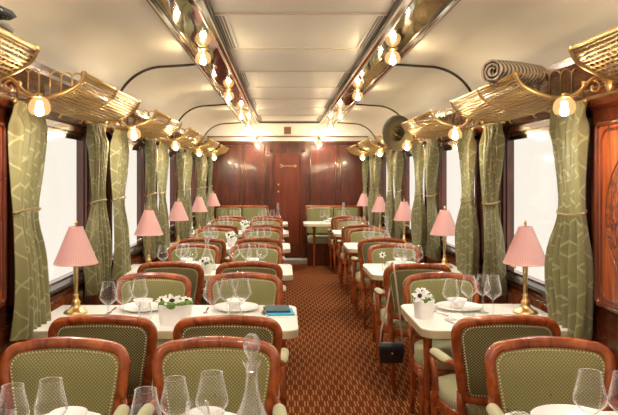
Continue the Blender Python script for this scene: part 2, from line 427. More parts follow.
for sgn in (-1, 1):
    m.add([(.205,YE-.034,1.6385),(.19,YE-.034,1.6385+.032*sgn),(.245,YE-.034,1.6385),(.205,YE-.026,1.6385),(.19,YE-.026,1.6385+.032*sgn),(.245,YE-.026,1.6385)], [(0,1,2),(3,5,4),(0,3,4,1),(1,4,5,2)])
    for dx in (0, .022): m.tube([(-.02+dx,YE-.03,1.6385),(-.05+dx,YE-.03,1.6385+.03*sgn)], .005, 6)
m.build('arrow_emblem', M['palebrass'], D)
m = MB()
for zz in (1.20, 1.32): m.lathe([(0.0005,-.045),(.016,-.045),(.018,-.036),(.008,-.03),(.008,-.022),(.018,-.02)], (-.08,YE,zz), 12, 'y')
m.build('door_knob', M['brass'], D)
# vent
m = MB(); m.box(.0, .155, YE-.012, YE, 2.165, 2.325); V = m.build('air_vent', M['vault']); tag(V, 'small square brown air vent in the white wall above the door', 'vent')
m = MB(); m.box(.018, .137, YE-.018, YE-.012, 2.183, 2.307); m.build('grille', M['vent'], V)

# ceiling: vaulted sides and flat middle
zv = lambda x: None
def vault_pts(side, n=14, lift=0, c0=None):
    # from the band edge out and down to above the cornice
    xi = XC - .797 if side < 0 else XC + .797
    xo = XC + side*1.50
    P = [(xi, ZC-.012)]
    r = .42
    xs = xo - side*r
    for i in range(n+1):
        a = PI/2*i/n
        P.append((xs + side*r*sin(a), (ZC-.03) - .40*(1-cos(a))))
    return P
for side, nm in ((-1,'ceiling_left'),(1,'ceiling_right')):
    P = vault_pts(side); P2 = [(x+side*.03 if i > 3 else x, z+.03) for i, (x, z) in enumerate(P)]
    m = MB()
    m.grid([[(x,YB,z) for x,z in P],[(x,YE,z) for x,z in P]], smooth=True)
    m.grid([[(x,YB,z) for x,z in P2],[(x,YE,z) for x,z in P2]], smooth=True)
    m.add([(P[-1][0],YB,P[-1][1]),(P[-1][0],YE,P[-1][1]),(P2[-1][0],YE,P2[-1][1]),(P2[-1][0],YB,P2[-1][1])], [(0,1,2,3)])
    # flange down to the cornice
    xw = XL if side < 0 else XR
    m.box(min(xw-side*.02, P2[-1][0]), max(xw-side*.02, P2[-1][0]), YB, YE, 1.975, 1.99)
    struct(m, nm, M['vault'])
m = MB(); m.box(XC-.525, XC+.525, YB, YE, ZC+.002, ZC+.04)
m.box(XC-.90, XC+.90, YB, YE, ZC+.03, ZC+.06); CE = struct(m, 'ceiling', M['white'])
m = MB()
yy = 3.76 - 1.03*6
while yy < YE:
    m.box(XC-.525, XC+.525, yy, yy+.022, ZC-.007, ZC+.003); yy += 1.03
m.build('panel_seam', M['seam'], CE)
for j in range(-1, 4):
    for x in (XC-.475, XC+.475):
        y0 = 3.76 + 2.06*j + .03
        if y0 > 10: continue
        y1 = y0+.98
        m = MB(); m.box(x-.036, x+.036, y0, y1, ZC-.006, ZC+.003)
        g_ = m.build('ceiling_grille', M['white'])
        n_ = ('one','two','three','four','five')[j+1]
        tag(g_, '%s slotted air grille in the ceiling beside the %s mirror band' % (('frontmost','second','third','fourth','rearmost')[j+1], 'left' if x < XC else 'right'), 'air grille', 'slotted ceiling air grilles')
        m = MB()
        for dx in (-.018, .0, .018): m.box(x+dx-.005, x+dx+.005, y0+.02, y1-.02, ZC-.009, ZC-.005)
        m.build('slot', M['slot'], g_)
# mirror bands
for side in (-1, 1):
    x0, x1 = (XC-.797, XC-.525) if side < 0 else (XC+.525, XC+.797)
    m = MB(); m.box(x0+.02, x1-.02, YB, YE-.01, ZC-.035, ZC+.03); B = m.build('ceiling_mirror_band', M['mirror'])
    tag(B, 'polished metal mirror band running along the %s side of the ceiling' % ('left' if side < 0 else 'right'), 'mirror band', 'ceiling mirror bands')
    for (xe, sg) in ((x0, 1), (x1, -1)):
        m = MB(); m.profile([(xe-.012*sg,ZC-.02),(xe,ZC-.045),(xe+.018*sg,ZC-.055),(xe+.032*sg,ZC-.045),(xe+.036*sg,ZC-.03),(xe,ZC+.0)], YB, YE-.01); m.build('band_edge', M['chrome'], B)
        m = MB(); m.box(min(xe-.022*sg,xe-.010*sg), max(xe-.022*sg,xe-.010*sg), YB, YE-.01, ZC-.03, ZC+.004); m.box(min(xe+.036*sg,xe+.044*sg), max(xe+.036*sg,xe+.044*sg), YB, YE-.01, ZC-.042, ZC-.03); m.build('edge_line', M['dark'], B)
# dark ribs over the vault
ri = 0
for yr in (-.55, 2.42, 5.37, 8.32, 11.10):
    ri += 1
    for side in (-1, 1):
        P = vault_pts(side, 16)
        pts = [(x - side*.0 , yr, z-.002) for x, z in P]
        m = MB(); m.tube(pts, 1, 8, flat=(.05,.022,(0,1,0)) if False else (.03,.036,(0,1,0)))
        o = m.build('trim_%d' % (2 + ri*2 + (side > 0)), M['dark']); o['kind'] = 'structure'
m = MB(); m.box(XC-.525, XC+.525, YE-.05, YE-.005, ZC-.03, ZC+.0); m.build('trim_20', M['dark'])['kind'] = 'structure'

# ------------------------------------------------------------------ lamps
def bulb_parts(root, c, r=.046):
    # scalloped amber shade open below, bulb inside
    m = MB(); prof = [(.008,.046),(.020,.044),(.036,.032),(.046,.010),(.047,-.010),(.040,-.026),(.030,-.032)]
    k = r/.047
    m.lathe([(a*k, h*k) for a, h in prof], c, 20, ripple=(8,.03)); m.build('lamp_shade', M['amber'], root)
    m = MB(); m.ball((c[0], c[1], c[2]-.018*k), .019*k, 10, 8); m.build('bulb', M['bulb'], root)
    m = MB(); m.lathe([(.0005,.060),(.012,.060),(.014,.046),(.009,.040),(.0005,.040)], c, 12); m.build('lamp_holder', M['brass'], root)
def wall_lamp_proto():
    root = empty('wall_lamp')            # origin at the wall, pointing +X; bulb 0.27 out
    m = MB(); m.lathe([(.0005,0),(.032,0),(.034,.008),(.022,.014),(.0005,.016)], (0,0,.10), 14, 'x'); m.build('wall_plate', M['brass'], root)
    m = MB(); P = []
    for i in range(25):
        t = i/24
        P.append((.01 + .185*t, 0, .10 + .028*sin(2*PI*t*.95) - .035*t*t))
    P[-1] = (.195, 0, .055)
    m.tube(P, [.008]*25, 8)
    C_ = [(.07+.030*(1-i/22)*cos(1.6+i/22*2*PI*1.1), 0, .085+.030*(1-i/22)*sin(1.6+i/22*2*PI*1.1)) for i in range(20)]
    m.tube(C_, .0045, 6)
    m.ball((.11, 0, .100), .012, 8, 6)
    m.build('scroll_arm', M['brass'], root)
    bulb_parts(root, (.195, 0, 0))
    return root
WLAMP = Kind(wall_lamp_proto())
ordn = ['first','second','third','fourth','fifth','sixth','seventh']
for i in range(5):
    y = 2.75 + S*i if i < 4 else 9.73
    for side in (-1, 1):
        X0 = XL+.075 if side < 0 else XR-.075
        o = WLAMP.put((X0, y, 1.745), 0 if side < 0 else PI,
            'amber globe lamp on brass scroll arm, %s from the camera on the %s wall' % (ordn[i], 'left' if side < 0 else 'right'), 'wall lamp', 'scroll arm lamps along the side walls')
# same lamps behind the camera
for y in (-.74, 1.0-.0, -2.4):
    for side in (-1, 1):
        X0 = XL+.075 if side < 0 else XR-.075
        WLAMP.put((X0, y, 1.76), 0 if side < 0 else PI, 'amber globe lamp on brass scroll arm of the %s wall behind the viewer' % ('left' if side < 0 else 'right'), 'wall lamp', 'scroll arm lamps behind the viewer, %s' % ('left' if side < 0 else 'right'))
# end wall lamps
for x, nm in ((-.44,'left'),(.62,'right')):
    o = WLAMP.put((x, YE-.035, 2.01), -PI/2, 'small amber globe lamp on the end wall to the %s of the door' % nm, 'wall lamp', 'lamps on the end wall')
def ceil_lamp_proto():
    root = empty('ceiling_lamp')
    m = MB(); m.lathe([(.0005,.076),(.036,.076),(.038,.070),(.026,.064),(.012,.060),(.010,.052),(.0005,.052)], (0,0,0), 16); m.build('lamp_base', M['brass'], root)
    bulb_parts(root, (0,0,.005), .055)
    return root
CLAMP = Kind(ceil_lamp_proto())
for i, y in enumerate((4.63, 6.80, 8.85, 10.7)):
    for x, nm in ((XC-.675,'left'),(XC+.675,'right')):
        CLAMP.put((x, y, ZC-.035-.075), 0, 'amber globe lamp under the %s mirror band, %s one from the camera' % (nm, ordn[i]), 'ceiling lamp', 'globe lamps under the mirror bands')
for y in (2.45, .3, -1.8):
    for x, nm in ((XC-.675,'left'),(XC+.675,'right')):
        CLAMP.put((x, y, ZC-.035-.075), 0, 'amber globe lamp under the %s mirror band above or behind the viewer' % nm, 'ceiling lamp', 'globe lamps above the viewer, %s' % nm)

# ------------------------------------------------------------------ luggage racks (origin at wall face, +X inward)
def rack_proto(L=1.15):
    root = empty('luggage_rack')
    R_ = .36
    prof = []
    n = 16
    for i in range(n+1):
        a = PI/2*i/n
        prof.append((R_*sin(a)*1.0, .0 + .13*(1-cos(a))))         # from wall (0,0) out to tip (R,.13)
    # basket of fine rods
    m = MB()
    for i in range(1, n*1+1):
        x, z = prof[i]
        m.tube([(x,-L/2,z),(x,L/2,z)], .0046, 5)
    for k in range(1, 30):
        y = -L/2 + L*k/30
        m.tube([(x,y,z-.003) for x, z in prof], .0024, 4)
    m.build('wire_basket', M['palebrass'], root)
    # curved arms
    for y in (-L/2, 0, L/2):
        m = MB(); m.tube([(x,y,z) for x, z in prof], .011, 8); m.ball((prof[-1][0],y,prof[-1][1]), .017, 8, 6); m.build('rack_arm', M['oldbrass'], root)
    m = MB(); m.tube([(R_,-L/2,.132),(R_,L/2,.132)], .010, 8); m.tube([(R_-.012,-L/2,.112),(R_-.012,L/2,.112)], .005, 6); m.build('front_rail', M['brass'], root)
    # end galleries of loops
    for y in (-L/2, L/2):
        m = MB(); xs = [.045 + .052*i for i in range(7)]
        top = lambda x: .165 - .035*(x/R_)
        bot = lambda x: .13*(1-math.sqrt(max(0, 1-(x/R_)**2)))
        for i in range(6):
            a, c_ = xs[i], min(xs[i+1], .352)
            mid = (a+c_)/2; h = (c_-a)/2
            P = [(a,y,bot(a))]
            for q in range(9):
                t = PI*q/8; P.append((mid - h*cos(t), y, top(mid)-h + h*sin(t)))
            P.append((c_,y,min(bot(c_), top(mid)-h-.002)))
            m.tube(P, .0042, 6)
        m.tube([(.0,y,.165),(.02,y,.175),(.045,y,.15),(.05,y,.02)], .006, 6)
        m.build('loop_gallery', M['oldbrass'], root)
    # wooden back rail with loops
    m = MB(); m.box(0, .012, -L/2, L/2, 0, .02); m.box(0, .012, -L/2, L/2, .15, .17)
    m.build('back_rail', M['oldbrass'], root)
    m = MB(); k = int(L/.06)
    for i in range(k):
        y = -L/2 + L*(i+.5)/k; h = .022
        P = [(.008,y-h,.015)] + [(.008, y-h*cos(PI*q/6), .125+h*sin(PI*q/6)) for q in range(7)] + [(.008,y+h,.015)]
        m.tube(P, .0038, 5)
    m.build('back_loops', M['oldbrass'], root)
    # small hooks beneath
    for y in (-L/3, 0, L/3):
        m = MB(); m.tube([(.03,y,-.0),(.035,y,-.018),(.05,y,-.022),(.055,y,-.010)], .0035, 6); m.ball((.055,y,-.008), .007, 8, 6)
        m.build('rack_hook', M['brass'], root)
    return root
RACK = Kind(rack_proto())
ZR = 1.805
rn = ['nearest','second','third','fourth','fifth','farthest']
for i in range(6):
    y = 3.64 + S*(i-1)
    if i == 5: y = 10.5
    for side in (-1, 1):
        RACK.put((XL+.0+.001 if side < 0 else XR-.001, y, ZR), 0 if side < 0 else PI,
            'brass wire luggage rack with looped ends, %s from the camera on the %s wall' % (rn[i], 'left' if side < 0 else 'right'), 'luggage rack', 'brass luggage racks along both walls')
# coat hooks on piers
def hook_proto():
    root = empty('coat_hook')
    m = MB(); m.lathe([(.0005,0),(.013,0),(.012,.006),(.0005,.008)], (0,0,0), 10, 'x'); m.build('hook_plate', M['brass'], root)
    m = MB(); m.tube([(.005,0,0),(.05,0,.002),(.062,0,.012),(.060,0,.024)], .004, 6); m.ball((.060,0,.027), .008, 8, 6); m.ball((.052,0,0), .006, 8, 6); m.build('hook_arm', M['brass'], root)
    return root
HOOK = Kind(hook_proto())
for i in range(4):
    y = 2.66 + S*i - (0 if i == 0 else -.12)
    for side in (-1, 1):
        HOOK.put((XL if side < 0 else XR, y, 1.745), 0 if side < 0 else PI, 'small brass coat hook on the %s %s wooden pier from the camera' % (ordn[i], 'left' if side < 0 else 'right'), 'coat hook', 'brass coat hooks on the piers')

# ------------------------------------------------------------------ curtains
def curtain_mesh(w, tie, flip):
    # local: u along +Y from the pier edge (0) to the window edge (w); X thickness; z 0..1.10
    rowsF, rowsB = [], []; nz, ny = 40, 72
    for i in range(nz+1):
        z = 1.10*i/nz
        zt = .58
        d = (z-zt)
        k = math.exp(-(d/.16)**2) if d < 0 else math.exp(-(d/.30)**2)
        ww = w*(1 - .30*k) * (1 + .03*sin(z*5))
        top = max(0, (z-1.0)/.1)
        amp = .029*(1-.5*k) * (1-.3*top)
        r1, r2 = [], []
        for j in range(ny+1):
            t = j/ny
            ph = t*2*PI*5.0 + .5*sin(z*3.1+t*4) 
            x = amp*((abs(sin(ph*.62))*2-1)*1.1 + .4*sin(2.3*ph+1+z*2)) + .012*sin(z*6+t*3)
            tp = max(0, (z-.98)/.12); x = x*(1-tp) + tp*.016*sin(t*2*PI*9)
            yb = .03*k
            y = yb*.3 + ww*t
            r1.append((x+.002, y*flip, z)); r2.append((x-.002, y*flip, z))
        rowsF.append(r1); rowsB.append(r2)
    m = MB(); m.grid(rowsF); m.grid(rowsB)
    for rr_ in (0, nz):
        m.add(rowsF[rr_]+rowsB[rr_][::-1], [tuple([j, j+1, 2*ny+1-j-1+0, 2*ny+1-j]) for j in range(ny)], True)
    for jj in (0, ny):
        A = [r[jj] for r in rowsF]; B_ = [r[jj] for r in rowsB]
        m.grid([A, B_], smooth=True)
    return m
def curtain_proto(flip):
    root = empty('curtain')
    curtain_mesh(.37, .6, flip).build('curtain_fabric', M['curtain'], root)
    m = MB(); w = .37*.72
    P = []
    for i in range(28):
        a = 2*PI*i/28
        P.append((.036*cos(a) if abs(cos(a)) > .01 else 0, flip*(w/2+.012 + (w/2+.012)*sin(a)), .585 + .015*cos(a)))
    m.tube(P, 1, 6, closed=True, flat=(.004,.010,(0,0,1))); m.build('tieback', M['palebrass'], root)
    m = MB(); m.tube([(0.0,flip*.0,1.097),(0.0,flip*.40,1.097)], .009, 8); m.ball((0,flip*.405,1.097), .014, 8, 6); m.ball((0,-flip*.005,1.097), .014, 8, 6)
    m.build('curtain_rod', M['oldbrass'], root)
    return root
CA, CB = Kind(curtain_proto(-1)), Kind(curtain_proto(1))
CZ = .70
for side, nm in ((-1,'left'),(1,'right')):
    X = XL+.075 if side < 0 else XR-.08
    for j in range(-1, 4):
        # pier centre PIER + S*j : A hangs on its camera side, B on its far side
        yp = PIER + S*j
        wi = j + 1                # window beyond this pier
        if j >= 0:
            CA.put((X, yp+.02, CZ), 0, 'green damask curtain tied back at the far side of the %s %s window' % (ordn[j], nm), 'curtain', 'green damask curtains at the windows')
        CB.put((X, yp+.27, CZ), 0, 'green damask curtain tied back at the near side of the %s %s window' % (ordn[wi], nm), 'curtain', 'green damask curtains at the windows')
    CA.put((X, YE-.05, CZ), 0, 'green damask curtain tied back at the far side of the fifth %s window' % nm, 'curtain', 'green damask curtains at the windows')

# ------------------------------------------------------------------ chairs (local: faces +Y, back plane near y=0)
def chair_proto():
    root = empty('dining_armchair')
    yb = lambda x, z: -.10*(z-.80) - .030*(1-(x/.25)**2) + .02
    # outline of the back centre line of frame, in (x,z)
    out_ = []
    def arc(cx, cz, r, a0, a1, n):
        for i in range(n+1):
            a = a0 + (a1-a0)*i/n; out_.append((cx+r*cos(a), cz+r*sin(a)))
    # right side from the bottom up
    out_ += [(.175,.500),(.188,.535),(.197,.60),(.213,.69)]
    arc(.166, .780, .056, -.10, PI/2-.08, 9)
    for i in range(1, 12):
        t = i/12; x = .168*(1-2*t); out_.append((x, .836 + .014*(1-(2*t-1)**2)))
    arc(-.166, .780, .056, PI/2+.08, PI+.10, 9)
    out_ += [(-.213,.69),(-.197,.60),(-.188,.535),(-.175,.500),(-.09,.492),(0,.490),(.09,.492)]
    out_ = [(x*.965, z) for x, z in out_]
    m = MB(); m.tube([(x, yb(x,z), z) for x, z in out_], 1, 12, closed=True, flat=(.039,.038,(0,1,0))); m.build('back_frame', M['wood'], root)
    # upholstery inside the frame
    cz = .67; n = len(out_); inn = []
    for (x, z) in out_:
        d = math.hypot(x, z-cz); k = (d-.020)/d; inn.append((x*k, cz+(z-cz)*k))
    def pad(sgn, bulge):
        rws = []
        for r in (1.0, .97, .92, .82, .65, .45, .22, .02):
            rws.append([(x*r, yb(x*r, cz+(z-cz)*r) + sgn*(.012 + bulge*(1-r**5)), cz+(z-cz)*r) for x, z in inn])
        mm = MB(); mm.grid(rws, closed_u=True)
        mm.grid([rws[0], [(x, yb(x,z), z) for x, z in inn]], closed_u=True)
        return mm
    pad(1, .018).build('backrest', M['fabfront'], root)
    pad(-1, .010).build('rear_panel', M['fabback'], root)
    # nail heads
    m = MB(); P = []
    for i in range(n):
        a, c_ = inn[i], inn[(i+1) % n]; L = math.hypot(a[0]-c_[0], a[1]-c_[1]); P.append((a, c_, L))
    tot = sum(p[2] for p in P); N_ = int(tot/.0125); step = tot/N_; acc = 0; idx = 0
    m_ = {1: MB(), -1: MB()}
    for q in range(N_):
        s_ = q*step
        while s_ > acc + P[idx][2]: acc += P[idx][2]; idx += 1
        t = (s_-acc)/P[idx][2]; x = P[idx][0][0]*(1-t)+P[idx][1][0]*t; z = P[idx][0][1]*(1-t)+P[idx][1][1]*t
        x *= .958; z = cz+(z-cz)*.958
        for sg, off in ((1, .0165), (-1, .0145)):
            y = yb(x,z) + sg*off; r = .0046
            m_[sg].add([(x-r,y,z),(x,y,z-r),(x+r,y,z),(x,y,z+r),(x,y+sg*.004,z)], [(0,1,4),(1,2,4),(2,3,4),(3,0,4)], True)
    for sg in (1, -1): m_[sg].build('nail_trim', M['nail'], root)
    # seat
    sh = []
    for i in range(33):
        a = -PI + 2*PI*i/32; ca, sa = cos(a), sin(a)
        q = (abs(ca)**3.2 + abs(sa)**3.2)**(-1/3.2)
        wx = .215 + .03*sa; sh.append((wx*ca*q, .255 + .235*sa*q))
    sh = sh[:-1]
    cen = (0, .255)
    def ring(k, z): return [(cen[0]+(x-cen[0])*k, cen[1]+(y-cen[1])*k, z) for x, y in sh]
    m = MB(); m.grid([ring(.97,.415), ring(1.0,.43), ring(1.0,.45), ring(.96,.468), ring(.85,.482), ring(.6,.492), ring(.3,.496), ring(.01,.497)], closed_u=True); m.build('seat', M['fabseat'], root)
    m = MB(); m.grid([ring(.9,.36), ring(1.01,.36), ring(1.03,.372), ring(1.02,.41), ring(1.0,.418), ring(.9,.418)], closed_u=True, closed_v=True); m.build('seat_frame', M['wood'], root)
    # front legs: turned and tapered
    for sg in (-1, 1):
        m = MB(); m.lathe([(.0005,0),(.013,0),(.015,.02),(.014,.03),(.021,.29),(.024,.30),(.024,.312),(.019,.318),(.026,.33),(.027,.40),(.0005,.405)], (sg*.195,.425,0), 14); m.build('leg', M['wood'], root)
        m = MB(); m.tube([(sg*.165,-.025,0),(sg*.172,.02,.20),(sg*.178,.045,.40),(sg*.180,.050,.46),(sg*.186,yb(.18,.53),.53)], [.75,.95,1.05,1.05,1.0], 8, flat=(.036,.036,(0,1,0))); m.build('leg', M['wood'], root)
        # armrest
        m = MB(); m.tube([(sg*.212,yb(.2,.66)+.005,.655),(sg*.228,.08,.640),(sg*.238,.20,.630),(sg*.240,.30,.628),(sg*.238,.345,.618),(sg*.234,.345,.590),(sg*.230,.315,.545),(sg*.230,.29,.49),(sg*.232,.30,.42),(sg*.228,.31,.38)],
                         [.8,.85,.95,1.05,1.0,.9,.85,.9,1.1,1.1], 10, flat=(.034,.030,(1,0,0))); a_ = m.build('armrest', M['wood'], root)
        m = MB(); Q = []
        for k in range(9):
            t = k/8; y = .06+.26*t; z = .650 - .012*t + .016*math.sqrt(max(0,1-(2*t-1)**4)); hw = .025*math.sqrt(max(.02,1-(2*t-1)**6))
            xc = sg*(.226+.013*t)
            Q.append([(xc+hw*cos(PI*u/8), y, .643-.012*t + (z-.643+.012*t)*sin(PI*u/8)) for u in range(9)])
        m.grid(Q, caps=True)
        m.build('arm_pad', M['armfab'], a_)
    return root
CH = Kind(chair_proto())
tbl = ['nearest','second','third','fourth','fifth','last']
for k, c in enumerate(rows):
    jit = lambda: random.uniform(-.012, .012)
    for (x, nm, seat) in ((-.78,'left','window'),(-.235,'left','aisle'),(.965,'right',None)):
        sn = (' at the %s seat' % seat) if seat else ''
        if k > 0:
            xx_ = x + (.0 if nm == 'left' else -.015)+ (.012 if seat == 'window' and k == 1 else 0)
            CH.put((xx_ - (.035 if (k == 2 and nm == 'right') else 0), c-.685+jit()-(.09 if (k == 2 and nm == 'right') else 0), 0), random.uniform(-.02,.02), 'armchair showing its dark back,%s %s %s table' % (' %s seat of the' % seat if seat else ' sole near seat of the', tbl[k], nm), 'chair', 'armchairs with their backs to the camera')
        if k < 5:
            CH.put((x + jit()*.5, c+(.655 if k == 0 else .51)+jit(), 0), PI+random.uniform(-.02,.02), 'armchair facing the camera with light green back,%s %s %s table' % (' %s seat of the' % seat if seat else ' far seat of the', tbl[k], nm), 'chair', 'armchairs facing the camera')

# ------------------------------------------------------------------ banquettes at the end wall
def banquette(x0, x1, nm):
    root = empty('banquette', ((x0+x1)/2, YE-.30, 0)); w = (x1-x0)/2
    m = MB(); m.box(-w, w, -.22, .27, 0, .36); m.build('base', M['wallwood'], root)
    for (a, c_) in ((-w+.01,-.005),(.005,w-.01)):
        m = MB()
        for (z0, z1, y0, y1, nme, mt) in ((.36,.47,-.25,.20,'seat_cushion','fabseat'),(.49,.93,.17,.255,'back_cushion','fabfront')):
            m = MB(); rws = []
            for q in range(13):
                t = q/12; e_ = .02*(1-math.sqrt(max(0,1-(2*t-1)**8)))
                rws.append([(a+(c_-a)*t, y0+e_+.02*(1-cos(PI/2*u)) if False else (y0+e_, y1-e_, y1-e_, y0+e_)[u], (z0+e_, z0+e_, z1-e_, z1-e_)[u]) for u in range(4)])
            m.grid(rws, closed_u=True, smooth=False, caps=True)
            o = m.build(nme, M[mt], root); bv = o.modifiers.new('b', 'BEVEL'); bv.width = .018; bv.segments = 3
    m = MB(); m.tube([(-w,.255,.45),(-w,.235,.95),(w,.235,.95),(w,.255,.45)], 1, 8, flat=(.035,.05,(0,1,0))); m.build('back_frame', M['wood'], root)
    m = MB(); m.tube([(-w+.03,.165,.50),(-w+.03,.165,.925),(w-.03,.165,.925),(w-.03,.165,.50)], .004, 6); m.build('nail_trim', M['oldbrass'], root)
    tag(root, 'green upholstered bench against the end wall %s of the door' % nm, 'bench', 'benches at the end wall')
banquette(-1.15, -.26, 'left'); banquette(.40, 1.31, 'right')

# ------------------------------------------------------------------ tables
def table(x_wall, x_aisle, c, nm, k, legx, h=.33):
    sg = 1 if x_aisle > x_wall else -1
    root = empty('dining_table', (x_aisle, c, 0))
    W = abs(x_aisle-x_wall); r = .07
    def poly(ins):
        P = [(-sg*W, -h+ins), ]
        for (cx, cy, a0) in ((-sg*r,-h+r,-PI/2),(-sg*r,h-r,0)):
            for i in range(7):
                a = a0 + PI/2*i/6; P.append((cx+sg*(r-ins)*cos(a), cy+(r-ins)*sin(a)))
        P.append((-sg*W, h-ins)); return P
    m = MB(); m.prism(poly(.004), .695, .72); m.build('tabletop', M['cloth'], root)
    m = MB(); A, B_ = poly(0), poly(.0035)
    m.prism(poly(.0), .682, .7165); m.build('edge_band', M['edge'], root)
    lx = legx - x_aisle
    m = MB(); m.lathe([(.0005,0),(.020,0),(.022,.02),(.016,.04),(.017,.30),(.024,.60),(.030,.63),(.030,.66),(.04,.682),(.0005,.682)], (lx,0,0), 14); m.build('leg', M['wood'], root)
    m = MB(); x0, x1 = sorted((-sg*W, -sg*(W-.05))); m.box(x0, x1, -.30, .30, .64, .682); m.build('wall_bracket', M['wallwood'], root)
    tag(root, 'white dining table with brass edge, %s from the camera on the %s side' % (tbl[k], nm), 'table', 'dining tables along both windows')
for k, c in enumerate(rows):
    table(XL+.045, .075, c-(.05), 'left', k, -.05, .315)
    table(XR-.045, .665 if k < 5 else .33, c-(.0 if k == 0 else .03), 'right', k, .76 if k < 5 else .50)
TZ = .7201

# table lamps
def tlamp_proto():
    root = empty('table_lamp')
    m = MB(); m.lathe([(.0005,0),(.066,0),(.068,.008),(.060,.016),(.044,.022),(.030,.034),(.022,.05),(.026,.060),(.018,.070),(.013,.085),(.0155,.095),(.011,.105),(.0005,.106)], (0,0,0), 20); m.build('lamp_base', M['brass'], root)
    m = MB(); m.lathe([(.011,.10),(.012,.18),(.015,.245),(.018,.25),(.012,.258),(.008,.27),(.006,.30),(.0045,.46),(.0005,.46)], (0,0,0), 14, ripple=(7,.06)); m.build('column', M['palebrass'], root)
    m = MB(); nn = 112
    for (ra, rb, z0, z1, off) in ((.119,.038,.268,.460,0),(.1165,.0355,.268,.460,0)):
        rws = []
        for i in range(7):
            t = i/6; r = ra+(rb-ra)*t; rws.append([(r*(1+.022*(1 if q % 2 else -1))*cos(2*PI*q/nn), r*(1+.022*(1 if q % 2 else -1))*sin(2*PI*q/nn), z0+(z1-z0)*t) for q in range(nn)])
        m.grid(rws, closed_u=True)
    s_ = m.build('lamp_shade', M['pink'], root)
    m = MB(); m.lathe([(.119,.264),(.122,.266),(.121,.273),(.118,.272)], (0,0,0), 40); m.build('shade_trim', M['pinkplain'], s_)
    m = MB(); m.lathe([(.037,.457),(.041,.458),(.040,.464),(.036,.464)], (0,0,0), 24); m.build('shade_trim', M['pinkplain'], s_)
    m = MB(); m.lathe([(.0005,.46),(.004,.462),(.004,.470),(.009,.478),(.008,.488),(.0005,.498)], (0,0,0), 10); m.build('finial', M['brass'], root)
    return root
TL = Kind(tlamp_proto())
for k in range(1, 6):
    for x, nm in ((-1.125,'left'),(1.30,'right')):
        TL.put((x + ((.015 if k == 1 else .045 if k == 2 else 0) if x < 0 else 0), rows[k]+.04, TZ), 0, 'brass table lamp with pleated pink shade on the %s %s table' % (tbl[k], nm), 'table lamp', 'pink table lamps', (.95,.95,1))

# ------------------------------------------------------------------ tableware prototypes
def single(name, mb, mat): return mb.build(name, mat)
def wineglass_proto():
    root = empty('wine_glass')
    m = MB(); m.lathe([(.028,.208),(.034,.178),(.0415,.146),(.0435,.134),(.039,.122),(.022,.105),(.008,.094),(.004,.088)], (0,0,0), 24); m.lathe([(.0268,.208),(.0285,.209)], (0,0,0), 24); m.build('bowl', M['glass'], root)
    m = MB(); m.lathe([(.0045,.090),(.0035,.06),(.0038,.02),(.008,.008),(.033,.002),(.034,.0),(.0005,.0)], (0,0,0), 18); m.build('stem', M['glass'], root)
    m = MB(); m.lathe([(.0275,.2085),(.0292,.2095),(.0287,.2075)], (0,0,0), 24); m.build('rim', M['crystal'], root)
    return root
WG = Kind(wineglass_proto())
m = MB(); m.lathe([(.0265,.100),(.031,.07),(.033,.045),(.030,.02),(.022,.004),(.0005,.003),(.0005,.0),(.024,.0),(.032,.018),(.0345,.045),(.032,.07),(.0275,.100)], (0,0,0), 20); TB = Kind(m.build('tumbler', M['glass']))
def decanter_proto():
    root = empty('decanter')
    m = MB(); m.lathe([(.0005,.0),(.072,.0),(.076,.008),(.072,.03),(.050,.08),(.028,.13),(.018,.165),(.0155,.20),(.016,.222),(.024,.238),(.026,.246)], (0,0,0), 24)
    m.lathe([(.0005,.012),(.068,.014),(.046,.08),(.025,.13),(.0155,.165),(.013,.20),(.0135,.222),(.022,.238)], (0,0,0), 24); m.build('body', M['glass'], root)
    m = MB(); m.lathe([(.0005,.215),(.012,.216),(.014,.240),(.010,.250),(.014,.258),(.021,.272),(.0235,.288),(.021,.302),(.012,.313),(.0005,.316)], (0,0,0), 9, smooth=False)
    m.build('stopper', M['crystal'], root)
    return root
DC = Kind(decanter_proto())
m = MB(); m.lathe([(.0005,.004),(.075,.004),(.085,.007),(.125,.018),(.127,.020),(.126,.016),(.085,.0),(.0005,.0)], (0,0,0), 36); PL = Kind(m.build('dinner_plate', M['china']))
m = MB(); m.lathe([(.0005,.008),(.02,.010),(.045,.035),(.052,.050),(.054,.050),(.048,.032),(.026,.004),(.022,0),(.0005,0)], (0,0,0), 24); BO = Kind(m.build('bowl', M['china']))
def knife():
    m = MB(); m.tube([(0,-.11,.003),(0,-.02,.004)], [.9,1.0], 6, flat=(.013,.006,(0,0,1))); m.tube([(0,-.02,.003),(.002,.04,.003),(.001,.09,.003),(-.003,.105,.003)], [.8,1.4,1.2,.3], 6, flat=(.013,.002,(0,0,1))); return m.build('knife', M['steel'])
def fork():
    m = MB(); m.tube([(0,-.10,.003),(0,0,.004),(0,.035,.004)], [1.0,.5,.8], 6, flat=(.013,.004,(0,0,1))); m.tube([(0,.03,.004),(0,.05,.003)], [1,1], 6, flat=(.022,.003,(0,0,1)))
    for dx in (-.009,-.003,.003,.009): m.tube([(dx,.048,.003),(dx,.098,.006)], [.0018,.001], 5)
    return m.build('fork', M['steel'])
KN, FK = Kind(knife()), Kind(fork())
